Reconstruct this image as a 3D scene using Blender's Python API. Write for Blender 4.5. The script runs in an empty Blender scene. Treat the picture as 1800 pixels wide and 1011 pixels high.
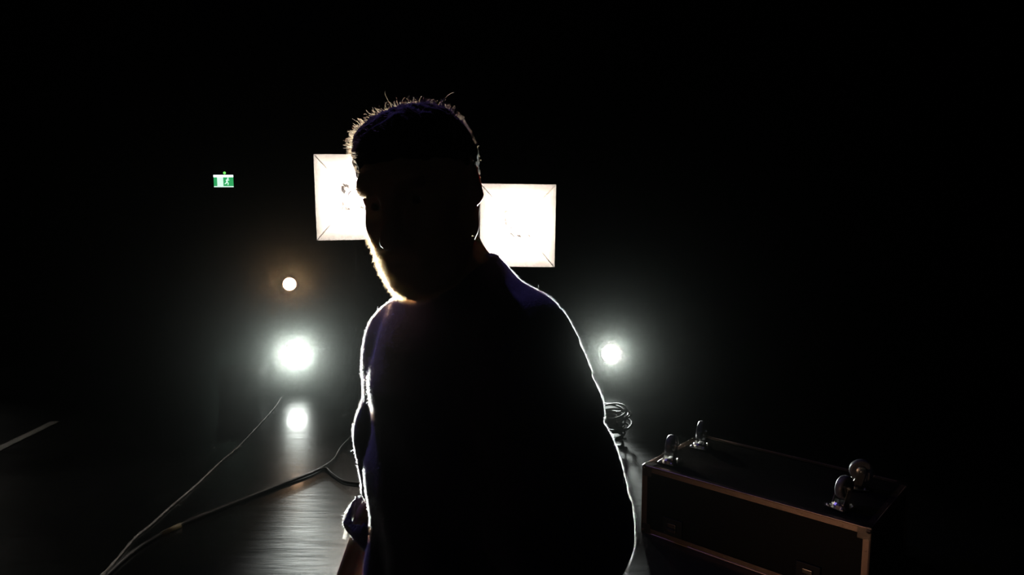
import bpy, bmesh, math, random
import numpy as np
from mathutils import Vector, Matrix, Quaternion

random.seed(7)
RNG = np.random.default_rng(7)
SC = bpy.context.scene
COL = SC.collection

# ------------------------------------------------------------------ camera, world, exposure
cam_d = bpy.data.cameras.new('camera')
cam_d.sensor_width = 36.0
cam_d.lens = 36.0 * 1250 / 1800
cam_d.clip_start = 0.02
cam = bpy.data.objects.new('camera', cam_d)
COL.objects.link(cam)
cam.location = (0, 0, 1.62)
cam.rotation_euler = (math.radians(90 - 7), 0, 0)
SC.camera = cam
SC.view_settings.view_transform = 'Standard'
SC.view_settings.look = 'None'
SC.view_settings.exposure = 0.0
SC.view_settings.gamma = 1.0
SC.view_settings.use_curve_mapping = False

HAZE_DENSITY = 0.00015  # thin haze added to give the lamps the glow of lens glare
HAZE_G = 0.97
KEY_W = 60.0          # beam of each white spotlight
AMBER_W = 4.0
VIOLET_W = 5.0
ADDED_CASE_W = 0.38  # added unseen lamp that warms the flight case edges
SC.cycles.denoising_input_passes = 'RGB'
world = bpy.data.worlds.new('world')
SC.world = world
world.use_nodes = True
wn = world.node_tree
wn.nodes['Background'].inputs[0].default_value = (0.6, 0.7, 0.65, 1)
wn.nodes['Background'].inputs[1].default_value = 0.0
vs = wn.nodes.new('ShaderNodeVolumeScatter')
vs.inputs['Color'].default_value = (0.95, 1.0, 0.97, 1)
vs.inputs['Density'].default_value = HAZE_DENSITY
vs.inputs['Anisotropy'].default_value = HAZE_G
wn.links.new(vs.outputs[0], wn.nodes['World Output'].inputs['Volume'])


def area_lamp(name, loc, target, radius, watts, color, spread):
    d = bpy.data.lights.new(name, 'AREA')
    d.shape = 'DISK'
    d.size = radius * 2
    d.energy = watts
    d.color = color
    d.spread = math.radians(spread)
    o = bpy.data.objects.new(name, d)
    COL.objects.link(o)
    o.location = loc
    o.rotation_euler = (Vector(target) - Vector(loc)).to_track_quat('-Z', 'Y').to_euler()
    return o


# ------------------------------------------------------------------ material helpers
def mat(name, color, rough=0.5, metal=0.0, spec=0.5, noise=0.0, nscale=20, bump=0.0, emis=None, estr=0.0, sheen=0.0, stretch=(1, 1, 1)):
    m = bpy.data.materials.new(name)
    m.use_nodes = True
    nt = m.node_tree
    b = nt.nodes['Principled BSDF']
    b.inputs['Base Color'].default_value = (*color, 1)
    b.inputs['Roughness'].default_value = rough
    b.inputs['Metallic'].default_value = metal
    b.inputs['Specular IOR Level'].default_value = spec
    if sheen:
        b.inputs['Sheen Weight'].default_value = sheen
        b.inputs['Sheen Roughness'].default_value = 0.4
    if emis:
        b.inputs['Emission Color'].default_value = (*emis, 1)
        b.inputs['Emission Strength'].default_value = estr
    if noise or bump:
        tc = nt.nodes.new('ShaderNodeTexCoord')
        mp = nt.nodes.new('ShaderNodeMapping')
        mp.inputs['Scale'].default_value = stretch
        nz = nt.nodes.new('ShaderNodeTexNoise')
        nz.inputs['Scale'].default_value = nscale
        nz.inputs['Detail'].default_value = 5
        nt.links.new(tc.outputs['Object'], mp.inputs[0])
        nt.links.new(mp.outputs[0], nz.inputs['Vector'])
        if noise:
            mx = nt.nodes.new('ShaderNodeMix')
            mx.data_type = 'RGBA'
            mx.inputs[6].default_value = (*[c * (1 - noise) for c in color], 1)
            mx.inputs[7].default_value = (*[min(1, c * (1 + noise)) for c in color], 1)
            nt.links.new(nz.outputs[0], mx.inputs[0])
            nt.links.new(mx.outputs[2], b.inputs['Base Color'])
        if bump:
            bp = nt.nodes.new('ShaderNodeBump')
            bp.inputs['Strength'].default_value = bump
            bp.inputs['Distance'].default_value = 0.01
            nt.links.new(nz.outputs[0], bp.inputs['Height'])
            nt.links.new(bp.outputs[0], b.inputs['Normal'])
    return m


def floor_mat():
    m = bpy.data.materials.new('black_vinyl')
    m.use_nodes = True
    nt = m.node_tree
    N, L = nt.nodes.new, nt.links.new
    b = nt.nodes['Principled BSDF']
    b.inputs['Base Color'].default_value = (0.011, 0.012, 0.013, 1)
    b.inputs['Specular IOR Level'].default_value = 0.5
    geo = N('ShaderNodeNewGeometry')
    mp = N('ShaderNodeMapping')
    mp.inputs['Scale'].default_value = (0.8, 5.5, 1)
    n1 = N('ShaderNodeTexNoise')
    n1.inputs['Scale'].default_value = 4.0
    n1.inputs['Detail'].default_value = 7
    n1.inputs['Roughness'].default_value = 0.62
    L(geo.outputs['Position'], mp.inputs[0])
    L(mp.outputs[0], n1.inputs['Vector'])
    n2 = N('ShaderNodeTexNoise')
    n2.inputs['Scale'].default_value = 1.3
    n2.inputs['Detail'].default_value = 6
    L(geo.outputs['Position'], n2.inputs['Vector'])
    r = N('ShaderNodeMapRange')
    r.inputs['From Min'].default_value = 0.3
    r.inputs['From Max'].default_value = 0.7
    r.inputs['To Min'].default_value = 0.20
    r.inputs['To Max'].default_value = 0.36
    ad = N('ShaderNodeMath')
    ad.operation = 'ADD'
    hv = N('ShaderNodeMath')
    hv.operation = 'MULTIPLY'
    hv.inputs[1].default_value = 0.5
    L(n1.outputs[0], ad.inputs[0])
    L(n2.outputs[0], ad.inputs[1])
    L(ad.outputs[0], hv.inputs[0])
    L(hv.outputs[0], r.inputs['Value'])
    L(r.outputs[0], b.inputs['Roughness'])
    b.inputs['Coat Weight'].default_value = 0.12
    b.inputs['Coat Roughness'].default_value = 0.07
    bp = N('ShaderNodeBump')
    bp.inputs['Strength'].default_value = 0.13
    bp.inputs['Distance'].default_value = 0.012
    L(n1.outputs[0], bp.inputs['Height'])
    L(bp.outputs[0], b.inputs['Normal'])
    return m


def hair_mat(name, color, rough=0.35):
    m = bpy.data.materials.new(name)
    m.use_nodes = True
    nt = m.node_tree
    nt.nodes.remove(nt.nodes['Principled BSDF'])
    h = nt.nodes.new('ShaderNodeBsdfHairPrincipled')
    h.parametrization = 'COLOR'
    h.inputs['Color'].default_value = (*color, 1)
    h.inputs['Roughness'].default_value = rough
    h.inputs['Radial Roughness'].default_value = 0.45
    nt.links.new(h.outputs[0], nt.nodes['Material Output'].inputs['Surface'])
    return m


def skin_mat():
    m = mat('skin', (0.42, 0.24, 0.17), 0.5, noise=0.12, nscale=60, bump=0.08)
    b = m.node_tree.nodes['Principled BSDF']
    b.inputs['Subsurface Weight'].default_value = 0.75
    b.inputs['Subsurface Radius'].default_value = (1.0, 0.12, 0.06)
    b.inputs['Subsurface Scale'].default_value = 0.012
    return m


M = dict(
    wall=mat('black_painted_wall', (0.012, 0.012, 0.012), 0.9, spec=0.1, noise=0.3, nscale=3, bump=0.2),
    floor=floor_mat(),
    blackmetal=mat('black_powder_coat', (0.012, 0.012, 0.012), 0.6, spec=0.3, noise=0.3, nscale=90, bump=0.05),
    rubber=mat('black_rubber', (0.012, 0.012, 0.012), 0.55, noise=0.3, nscale=60),
    steel=mat('zinc_steel', (0.62, 0.6, 0.56), 0.32, 1.0, noise=0.15, nscale=40),
    alu=mat('dull_aluminium', (0.40, 0.29, 0.23), 0.42, 1.0, noise=0.25, nscale=25, bump=0.05),
    laminate=mat('black_laminate', (0.006, 0.006, 0.006), 0.55, spec=0.15, noise=0.3, nscale=120, bump=0.12),
    corner=mat('tarnished_steel', (0.20, 0.17, 0.15), 0.38, 1.0, noise=0.2, nscale=40),
    wheel=mat('grey_rubber_tyre', (0.09, 0.095, 0.11), 0.42, noise=0.2, nscale=50),
    fabric=mat('black_nylon', (0.008, 0.008, 0.008), 0.8, spec=0.1, noise=0.3, nscale=200, bump=0.1),
    white=mat('white_reflective_lining', (0.86, 0.83, 0.80), 0.75, noise=0.05, nscale=14, bump=0.25),
    socket=mat('socket_ring', (0.62, 0.55, 0.50), 0.5),
    bulb=mat('warm_bulb', (1, 1, 1), 0.4, emis=(1.0, 0.90, 0.80), estr=125.0),
    lens=mat('lit_white_lens', (1, 1, 1), 0.2, emis=(0.93, 1.0, 0.95), estr=20.0),
    lens_amber=mat('lit_amber_lens', (1, 1, 1), 0.2, emis=(1.0, 0.62, 0.36), estr=12.0),
    lens_violet=mat('lit_violet_lens', (1, 1, 1), 0.2, emis=(0.25, 0.2, 1.0), estr=6.0),
    sign_green=mat('lit_green_panel', (0.0, 0.2, 0.06), 0.4, emis=(0.035, 0.42, 0.13), estr=0.9),
    sign_white=mat('lit_white_panel', (0.8, 0.8, 0.8), 0.4, emis=(0.72, 1.0, 0.86), estr=1.0),
    sign_tube=mat('lit_sign_tube', (0.8, 0.8, 0.8), 0.4, emis=(0.85, 1.0, 1.0), estr=3.0),
    led=mat('green_led', (0.1, 0.5, 0.1), 0.4, emis=(0.2, 0.9, 0.15), estr=1.2),
    brushed=mat('brushed_edge_metal', (0.75, 0.74, 0.70), 0.42, 1.0, noise=0.1),
    tape=mat('worn_grey_tape', (0.5, 0.48, 0.42), 0.7, noise=0.35, nscale=12),
    cable=mat('grey_cable_sheath', (0.5, 0.48, 0.45), 0.45, noise=0.3, nscale=30),
    cable_black=mat('black_cable_sheath', (0.016, 0.015, 0.015), 0.42, noise=0.2, nscale=30),
    cable_matt=mat('matt_black_cable', (0.012, 0.012, 0.012), 0.7, spec=.3),
    tie=mat('straw_cable_tie', (0.35, 0.28, 0.13), 0.6),
    skin=skin_mat(),
    eye=mat('eye_white', (0.45, 0.43, 0.41), 0.15),
    iris=mat('brown_iris', (0.06, 0.03, 0.015), 0.15),
    shirt=mat('violet_cotton', (0.052, 0.046, 0.095), 0.95, spec=0.1, noise=0.2, nscale=300, bump=0.25, sheen=0.25),
    denim=mat('dark_denim', (0.012, 0.014, 0.022), 0.9, noise=0.3, nscale=250, bump=0.2),
    shoe=mat('black_leather', (0.012, 0.012, 0.012), 0.5),
    sole=mat('shoe_sole', (0.06, 0.06, 0.06), 0.7),
    label=mat('white_woven_label', (0.75, 0.74, 0.72), 0.8),
    hair=mat('dark_brown_hair', (0.004, 0.003, 0.0025), 0.8, spec=.06, bump=0.5, nscale=60, noise=0.3, stretch=(4, 1, 1)),
    strand=hair_mat('brown_hair_strands', (0.012, 0.007, 0.004), .5),
    beardhair=hair_mat('golden_brown_beard_strands', (0.11, 0.052, 0.018), .5),
    fuzz=hair_mat('cotton_fibres', (0.62, 0.60, 0.66), 0.5),
)


_nt = M['label'].node_tree
_tr = _nt.nodes.new('ShaderNodeBsdfTranslucent')
_tr.inputs[0].default_value = (.8, .78, .75, 1)
_mx = _nt.nodes.new('ShaderNodeMixShader')
_nt.links.new(_nt.nodes['Principled BSDF'].outputs[0], _mx.inputs[1])
_nt.links.new(_tr.outputs[0], _mx.inputs[2])
_nt.links.new(_mx.outputs[0], _nt.nodes['Material Output'].inputs['Surface'])


# ------------------------------------------------------------------ object helpers
def link(name, me, m=None, parent=None, smooth=False):
    o = bpy.data.objects.new(name, me)
    COL.objects.link(o)
    if m is not None:
        me.materials.append(m)
    if parent is not None:
        o.parent = parent
    if smooth:
        for p in me.polygons:
            p.use_smooth = True
    return o


def obj(name, bm, m, parent=None, smooth=False):
    me = bpy.data.meshes.new(name)
    bmesh.ops.recalc_face_normals(bm, faces=bm.faces)
    bm.to_mesh(me)
    bm.free()
    return link(name, me, m, parent, smooth)


def tag(o, label, cat, group=None):
    o['label'] = label
    o['category'] = cat
    if group:
        o['group'] = group
    return o


def thing(name, label, cat, loc=(0, 0, 0), rot=(0, 0, 0), group=None):
    o = bpy.data.objects.new(name, None)
    o.empty_display_size = 0.1
    COL.objects.link(o)
    o.location = loc
    o.rotation_euler = rot
    return tag(o, label, cat, group)


def copy_tree(o, parent=None):
    c = o.copy()
    COL.objects.link(c)
    if parent is not None:
        c.parent = parent
    for ch in list(o.children):
        copy_tree(ch, c)
    return c


def bx(bm, lo, hi, bevel=0.0, mtx=None):
    t = bmesh.new()
    bmesh.ops.create_cube(t, size=1)
    lo, hi = Vector(lo), Vector(hi)
    for v in t.verts:
        v.co = Vector(((v.co[i] + 0.5) * (hi[i] - lo[i]) + lo[i] for i in range(3)))
    if bevel:
        bmesh.ops.bevel(t, geom=t.edges[:], offset=bevel, segments=2, profile=0.6, affect='EDGES')
    if mtx is not None:
        bmesh.ops.transform(t, matrix=mtx, verts=t.verts)
    me = bpy.data.meshes.new('t')
    t.to_mesh(me)
    t.free()
    bm.from_mesh(me)
    bpy.data.meshes.remove(me)
    return bm


def tube(bm, pts, r, seg=10, closed=False, cap=True, twist=0.0, lobe=0.0):
    """swept tube along points; r may be a list"""
    pts = [Vector(p) for p in pts]
    n = len(pts)
    rs = r if isinstance(r, (list, tuple)) else [r] * n
    rings = []
    up = None
    for i, p in enumerate(pts):
        a = pts[(i - 1) % n] if (closed or i > 0) else pts[i]
        b = pts[(i + 1) % n] if (closed or i < n - 1) else pts[i]
        t = (b - a)
        if t.length < 1e-9:
            t = Vector((0, 0, 1))
        t.normalize()
        if up is None:
            up = Vector((0, 0, 1)) if abs(t.z) < 0.9 else Vector((1, 0, 0))
        s = t.cross(up)
        if s.length < 1e-6:
            s = t.orthogonal()
        s.normalize()
        up = s.cross(t).normalized()
        ring = []
        for k in range(seg):
            an = 2 * math.pi * k / seg
            rr = rs[i] * (1 + lobe * math.cos(2 * (an + twist * i)))
            ring.append(bm.verts.new(p + s * math.cos(an) * rr + up * math.sin(an) * rr))
        rings.append(ring)
    for i in range(n if closed else n - 1):
        A, B = rings[i], rings[(i + 1) % n]
        for k in range(seg):
            bm.faces.new((A[k], A[(k + 1) % seg], B[(k + 1) % seg], B[k]))
    if cap and not closed:
        bm.faces.new(rings[0][::-1])
        bm.faces.new(rings[-1])
    return bm


def lathe(bm, prof, seg=24, mtx=None, cap=True):
    """profile (r, z) revolved about local z"""
    rings = []
    mtx = mtx or Matrix()
    for r, z in prof:
        rings.append([bm.verts.new(mtx @ Vector((r * math.cos(2 * math.pi * k / seg), r * math.sin(2 * math.pi * k / seg), z))) for k in range(seg)])
    for A, B in zip(rings, rings[1:]):
        for k in range(seg):
            bm.faces.new((A[k], A[(k + 1) % seg], B[(k + 1) % seg], B[k]))
    if cap:
        bm.faces.new(rings[0][::-1])
        bm.faces.new(rings[-1])
    return bm


def smooth_path(pts, n=8):
    """catmull-rom"""
    P = [np.array(p, float) for p in pts]
    P = [2 * P[0] - P[1]] + P + [2 * P[-1] - P[-2]]
    out = []
    for i in range(1, len(P) - 2):
        for k in range(n):
            t = k / n
            a, b, c, d = P[i - 1], P[i], P[i + 1], P[i + 2]
            out.append(0.5 * (2 * b + (c - a) * t + (2 * a - 5 * b + 4 * c - d) * t * t + (3 * b - a - 3 * c + d) * t ** 3))
    out.append(P[-2])
    return [Vector(p) for p in out]


AX_Y = Matrix.Rotation(math.radians(90), 4, 'X')      # lathe axis z -> -y


# ------------------------------------------------------------------ room
def struct(name, lo, hi, m):
    o = obj(name, bx(bmesh.new(), lo, hi), m)
    o['kind'] = 'structure'
    return o


XL, XR, YF, YB, ZC = -7.0, 7.0, -5.0, 12.0, 5.0
struct('wall_back', (XL - .2, YB, -.1), (XR + .2, YB + .2, ZC), M['wall'])
struct('wall_front', (XL - .2, YF - .2, -.1), (XR + .2, YF, ZC), M['wall'])
struct('wall_left', (XL - .2, YF, -.1), (XL, YB, ZC), M['wall'])
struct('wall_right', (XR, YF, -.1), (XR + .2, YB, ZC), M['wall'])
struct('ceiling', (XL - .2, YF - .2, ZC), (XR + .2, YB + .2, ZC + .2), M['wall'])
flo = struct('floor', (XL - .2, YF - .2, -.12), (XR + .2, YB + .2, -.004), M['wall'])
# rolls of black dance vinyl laid along the room, seams 1.57 m apart
x = XL + 0.49
edges = [XL]
while x < XR - 0.2:
    edges.append(x)
    x += 1.57
edges.append(XR)
SEAM = [e for e in edges]
for a, b in zip(edges, edges[1:]):
    obj('vinyl_strip', bx(bmesh.new(), (a + .0015, YF, -.004), (b - .0015, YB, 0)), M['floor'], flo)


# ------------------------------------------------------------------ lamps
def spotlight(name, label, pos, aim, lens_r, lens_m, stand):
    """fresnel lantern: local -y is the beam direction"""
    pos = Vector(pos)
    root = thing(name, label, 'lamp', (pos.x, pos.y, 0), (0, 0, 0), None)
    d = (Vector(aim) - pos).normalized()
    # frame with -y along beam
    yaw = math.atan2(d.x, -d.y)
    pitch = math.asin(d.z)
    rot = Matrix.Translation((0, 0, pos.z)) @ Matrix.Rotation(yaw, 4, 'Z') @ Matrix.Rotation(-pitch, 4, 'X')
    R = lens_r
    body = lathe(bmesh.new(), [(R * .55, -R * 2.9), (R * .95, -R * 2.7), (R * 1.12, -R * 2.3), (R * 1.12, -R * .5), (R * 1.22, -R * .45), (R * 1.22, R * .18), (R * 1.08, R * .2), (R * 1.04, -.002), (R * 1.0, -.006)], 28, rot @ AX_Y)
    hb = obj('housing', body, M['blackmetal'], root, True)
    for k in range(5):
        z0 = -R * (0.8 + 0.32 * k)
        obj('cooling_fin', lathe(bmesh.new(), [(R * 1.10, z0), (R * 1.18, z0), (R * 1.18, z0 + R * .1), (R * 1.10, z0 + R * .1)], 24, rot @ AX_Y, cap=False), M['blackmetal'], hb)
    ln = lathe(bmesh.new(), [(R * .999, 0), (R * .9, R * .05), (R * .66, R * .1), (R * .33, R * .13), (R * .02, R * .14)], 28, rot @ AX_Y)
    obj('lens', ln, lens_m, root, True)
    # yoke
    yk = bmesh.new()
    yw = Matrix.Translation((0, 0, pos.z)) @ Matrix.Rotation(yaw, 4, 'Z')
    bot = R * 1.75
    for s in (-1, 1):
        bx(yk, (s * R * 1.3 - .004, R * .9, -bot), (s * R * 1.3 + .004, R * 1.3, .03), .002, yw)
    bx(yk, (-R * 1.3 - .004, R * .9, -bot - .008), (R * 1.3 + .004, R * 1.3, -bot), .002, yw)
    yo = obj('yoke', yk, M['blackmetal'], root)
    for s in (-1, 1):
        obj('tilt_knob', lathe(bmesh.new(), [(.008, -.012), (.018, -.01), (.018, .01), (.012, .013)], 12, yw @ Matrix.Translation((s * (R * 1.3 + .012), R * 1.1, 0)) @ Matrix.Rotation(math.pi / 2, 4, 'Y')), M['blackmetal'], yo, True)
    if stand == 'floor':
        fb = bmesh.new()
        bx(fb, (-R * 1.5, R * .3, -pos.z + .001), (R * 1.5, R * 2.0, -pos.z + .02), .004, yw)
        bx(fb, (-.02, R * .95, -pos.z + .015), (.02, R * 1.25, -bot), .004, yw)
        obj('floor_base', fb, M['blackmetal'], root)
    else:
        sx, sy = stand
        p = bmesh.new()
        tube(p, [(sx, sy, .12), (sx, sy, pos.z - bot + .02)], .013, 12)
        tube(p, [(sx - .03, sy, pos.z - bot - .012), (0, R * 1.1, pos.z - bot - .012)], .012, 12)
        obj('pole', p, M['blackmetal'], root, True)
        tripod(root, sx, sy, .34, 0.36)
    return root


def tripod(root, sx, sy, r, h, a0=0.5):
    for k in range(3):
        a = a0 + k * 2 * math.pi / 3
        ex, ey = sx + r * math.cos(a), sy + r * math.sin(a)
        lg = obj('leg', tube(bmesh.new(), [(sx + .02 * math.cos(a), sy + .02 * math.sin(a), h), (ex, ey, .012)], .009, 8), M['blackmetal'], root, True)
        obj('rubber_foot', tube(bmesh.new(), [(ex - .012 * math.cos(a), ey - .012 * math.sin(a), .022), (ex + .008 * math.cos(a), ey + .008 * math.sin(a), .012)], .0125, 8), M['rubber'], lg, True)
    obj('leg_collar', lathe(bmesh.new(), [(.02, -.03), (.026, -.025), (.026, .025), (.02, .03)], 14, Matrix.Translation((sx, sy, h))), M['blackmetal'], root, True)
    obj('leg_collar', lathe(bmesh.new(), [(.014, -.02), (.02, -.018), (.02, .018), (.014, .02)], 14, Matrix.Translation((sx, sy, .13))), M['blackmetal'], root, True)


AIM = (-0.05, 1.1, 1.35)
PL = (-1.878, 6.03, 0.293)
PR = (0.856, 6.03, 0.302)
PO = (-1.931, 6.13, 0.897)
RL, RR, RO = 0.092, 0.078, 0.056
spotlight('spotlight', 'round white spotlight low on the floor, below the amber lamp', PL, AIM, RL, M['lens'], 'floor')
spotlight('spotlight', 'round white spotlight low on the floor, beyond the man\'s arm on the flight case side', PR, AIM, RR, M['lens'], 'floor')
spotlight('amber_lamp', 'small warm amber lamp on a dark stand, above a white spotlight', PO, (-0.1, 1.1, 1.5), RO, M['lens_amber'], (-0.28, .09))


def beam(name, p, aim, r, w, c, spread):
    p, aim = Vector(p), Vector(aim)
    d = (aim - p).normalized()
    return area_lamp(name, p + d * (r * .14 + .012), aim, r * .95, w, c, spread)


beam('spotlight_beam', PL, (-.05, 1.1, 1.45), RL, KEY_W, (0.93, 1.0, 0.95), 38)
beam('spotlight_beam', PR, (.25, 1.1, 1.35), RR, KEY_W * .6, (0.93, 1.0, 0.95), 46)
beam('amber_beam', PO, (-0.1, 1.1, 1.5), RO, AMBER_W, (1.0, 0.56, 0.28), 30)


def softbox(label, c, aim, w=.60, h=.655, roll=0.0, bulb=1.0):
    c = Vector(c)
    root = thing('softbox', label, 'softbox', (c.x, c.y, 0))
    d = (Vector(aim) - c).normalized()
    yaw = math.atan2(d.x, -d.y)
    pitch = math.asin(d.z)
    rot = Matrix.Translation((0, 0, c.z)) @ Matrix.Rotation(yaw, 4, 'Z') @ Matrix.Rotation(-pitch, 4, 'X') @ Matrix.Rotation(roll, 4, 'Y')
    DEP, bk = .36, .11

    def shell(off, n=10):
        """square funnel, fabric slightly drawn in between the rods and pleated at the corners"""
        bm = bmesh.new()
        rings = []
        for j in range(n + 1):
            t = j / n
            y = t * DEP
            hw = (w / 2) * (1 - t) + bk * t + off
            hh = (h / 2) * (1 - t) + bk * t + off
            sag = .018 * math.sin(math.pi * t) + .004
            ring = []
            S = 12
            for side in range(4):
                for k in range(S):
                    u = -1 + 2 * k / S
                    cs = abs(u)
                    pl = .006 * math.sin(40 * u) * max(0, cs - .72) / .28 * (1 - .5 * t)
                    ins = sag * (1 - u * u) - pl
                    if side == 0:
                        q = (u * hw, y, -hh + ins)
                    elif side == 1:
                        q = (hw - ins, y, u * hh)
                    elif side == 2:
                        q = (-u * hw, y, hh - ins)
                    else:
                        q = (-hw + ins, y, -u * hh)
                    ring.append(bm.verts.new(rot @ Vector(q)))
            rings.append(ring)
        L = len(rings[0])
        for A, B in zip(rings, rings[1:]):
            for k in range(L):
                bm.faces.new((A[k], A[(k + 1) % L], B[(k + 1) % L], B[k]))
        bm.faces.new(rings[-1])
        return bm
    sh = obj('outer_shell', shell(.004), M['fabric'], root, True)
    obj('reflective_lining', shell(0), M['white'], sh, True)
    # front hem
    hem = bmesh.new()
    for s in (-1, 1):
        bx(hem, (s * w / 2 - .004, -.006, -h / 2 - .006), (s * w / 2 + .006, .012, h / 2 + .006), .002, rot)
        bx(hem, (-w / 2 - .006, -.006, s * h / 2 - .004), (w / 2 + .006, .012, s * h / 2 + .006), .002, rot)
    obj('front_hem', hem, M['fabric'], root)
    for sx in (-1, 1):
        for sz in (-1, 1):
            a = rot @ Vector((sx * (w / 2 - .012), .01, sz * (h / 2 - .012)))
            b = rot @ Vector((sx * .075, DEP - .02, sz * .075))
            obj('rod', tube(bmesh.new(), [a, b], .003, 6), M['steel'], root, True)
    # ring with four lugs round the bulb
    rg = bmesh.new()
    lathe(rg, [(.062, 0), (.084, 0), (.084, .012), (.062, .012), (.062, 0)], 28, rot @ Matrix.Translation((0, DEP - .05, 0)) @ AX_Y, cap=False)
    for k in range(4):
        bx(rg, (.078, -.008, -.012), (.105, .006, .012), .002, rot @ Matrix.Translation((0, DEP - .055, 0)) @ Matrix.Rotation(math.pi / 4 + k * math.pi / 2, 4, 'Y'))
    obj('mount_ring', rg, M['socket'], root)
    bl = lathe(bmesh.new(), [(.020, -.05), (.026, -.02), (.046, .02), (.050, .05), (.044, .08), (.028, .098), (.008, .104)], 20, rot @ Matrix.Translation((0, DEP - .055, 0)) @ AX_Y)
    obj('bulb', bl, M['bulb'], root, True)
    hd = lathe(bmesh.new(), [(.075, -DEP - .005), (.08, -DEP - .02), (.06, -DEP - .12), (.045, -DEP - .14)], 20, rot @ AX_Y)
    obj('lamp_head', hd, M['blackmetal'], root, True)
    # stand under the head
    hp = rot @ Vector((0, DEP + .07, -.06))
    st = bmesh.new()
    tube(st, [(hp.x, hp.y, .13), (hp.x, hp.y, 1.0)], .014, 12)
    tube(st, [(hp.x, hp.y, .9), (hp.x, hp.y, hp.z)], .010, 12)
    obj('pole', st, M['blackmetal'], root, True)
    obj('pole_clamp', lathe(bmesh.new(), [(.014, -.03), (.022, -.025), (.022, .025), (.012, .03)], 14, Matrix.Translation((hp.x, hp.y, .98))), M['blackmetal'], root, True)
    tripod(root, hp.x, hp.y, .42, .55, .9)
    return root


softbox('glowing square softbox on a stand, higher one, beside the man\'s forehead', (-1.20, 5.5, 1.640), (-.15, 1.0, 1.55), w=.61, h=.66, roll=math.radians(-.4))
softbox('glowing square softbox on a stand, lower one, behind the man\'s ear and shoulder', (0.043, 5.5, 1.424), (.03, 1.0, 1.42), w=.59, h=.645, roll=math.radians(.8))

# assumed violet wash lamp and its bar, unseen above the frame
bar = thing('assumed_lamp_bar', 'assumed unseen black overhead pipe hung from the ceiling with a violet lamp', 'pipe', (0, 4.6, ZC))
obj('pipe', tube(bmesh.new(), [(-3.5, 0, -.9), (3.5, 0, -.9)], .025, 12), M['blackmetal'], bar, True)
for sx in (-3, 0, 3):
    obj('drop_rod', tube(bmesh.new(), [(sx, 0, -.9), (sx, 0, 0)], .01, 8), M['blackmetal'], bar, True)
pv = thing('assumed_violet_lamp', 'assumed unseen violet wash lamp hanging from the overhead pipe', 'lamp', (-1.6, 4.6, ZC - .93))
PV = Vector((-1.6, 4.6, ZC - 1.15))
pva = Vector((0.1, 1.4, 1.2))
vd = (pva - PV).normalized()
vr = Matrix.Translation((0, 0, -.22)) @ vd.to_track_quat('Z', 'Y').to_matrix().to_4x4()
obj('can', lathe(bmesh.new(), [(.05, -.22), (.085, -.18), (.09, .08), (.086, .08), (.082, .01)], 20, vr), M['blackmetal'], pv, True)
obj('lens', lathe(bmesh.new(), [(.081, .01), (.05, .02), (.01, .024)], 20, vr), M['lens_violet'], pv, True)
cl = bmesh.new()
bx(cl, (-.02, -.03, -.02), (.02, .03, .06), .004)
for s in (-1, 1):
    bx(cl, (s * .1 - .004, -.015, -.24), (s * .1 + .004, .015, -.02), .002)
bx(cl, (-.104, -.015, -.024), (.104, .015, -.016), .002)
obj('clamp_yoke', cl, M['blackmetal'], pv)
area_lamp('assumed_violet_beam', PV + vd * .1, pva, .07, VIOLET_W, (0.30, 0.22, 1.0), 70)

# small warm lamp added out of view at left to brown the case edges
wl = thing('added_case_lamp', 'added unseen small warm lamp on the floor beside the man, aimed at the flight case', 'lamp', (-2.2, .2, 0))
WP, WT = Vector((-2.2, .2, .32)), Vector((1.40, 2.70, .28))
wd = (WT - WP).normalized()
wr_ = Matrix.Translation((0, 0, .32)) @ wd.to_track_quat('Z', 'Y').to_matrix().to_4x4()
obj('housing', lathe(bmesh.new(), [(.03, -.12), (.055, -.10), (.06, .02), (.056, .02), (.052, .0)], 20, wr_), M['blackmetal'], wl, True)
obj('lens', lathe(bmesh.new(), [(.0515, .001), (.03, .006), (.005, .008)], 20, wr_), M['lens_amber'], wl, True)
obj('floor_base', lathe(bmesh.new(), [(.09, .001), (.09, .012), (.012, .018), (.010, .27)], 20), M['blackmetal'], wl, True)
area_lamp('added_case_beam', WP + wd * .03, WT, .05, ADDED_CASE_W, (1.0, .58, .34), 30)

# ------------------------------------------------------------------ exit sign on the back wall
ex = thing('exit_sign', 'small lit green and white exit sign high on the far wall', 'sign', (-4.79, YB, 1.935))
SW, SH = .325, .20
obj('housing', bx(bmesh.new(), (-SW / 2 - .012, -.06, -SH / 2 - .012), (SW / 2 + .012, 0, SH / 2 + .012), .006), M['blackmetal'], ex)
obj('green_panel', bx(bmesh.new(), (-SW / 2, -.064, -SH / 2), (SW / 2, -.058, SH / 2)), M['sign_green'], ex)
obj('lit_top_edge', bx(bmesh.new(), (-SW / 2, -.070, SH / 2 - .035), (SW / 2, -.060, SH / 2), .002), M['sign_tube'], ex)
obj('lower_edge', bx(bmesh.new(), (-SW / 2, -.067, -SH / 2), (SW / 2, -.060, -SH / 2 + .018), .002), M['sign_white'], ex)
obj('doorway_symbol', bx(bmesh.new(), (-.105, -.067, -SH / 2 + .018), (-.005, -.063, SH / 2 - .035)), M['sign_white'], ex)
rm = bmesh.new()                       # running figure
lathe(rm, [(.013, 0), (.013, .004)], 12, Matrix.Translation((.075, -.066, .045)) @ AX_Y)
for a, b, r in (((.066, .03), (.055, -.012), .011), ((.055, -.012), (.078, -.035), .008), ((.078, -.035), (.07, -.065), .007), ((.055, -.012), (.035, -.04), .008), ((.035, -.04), (.018, -.045), .006), ((.066, .026), (.095, .012), .006), ((.066, .026), (.04, .012), .006)):
    tube(rm, [(a[0], -.066, a[1]), (b[0], -.066, b[1])], r, 8)
obj('running_figure_symbol', rm, M['sign_white'], ex)
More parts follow.
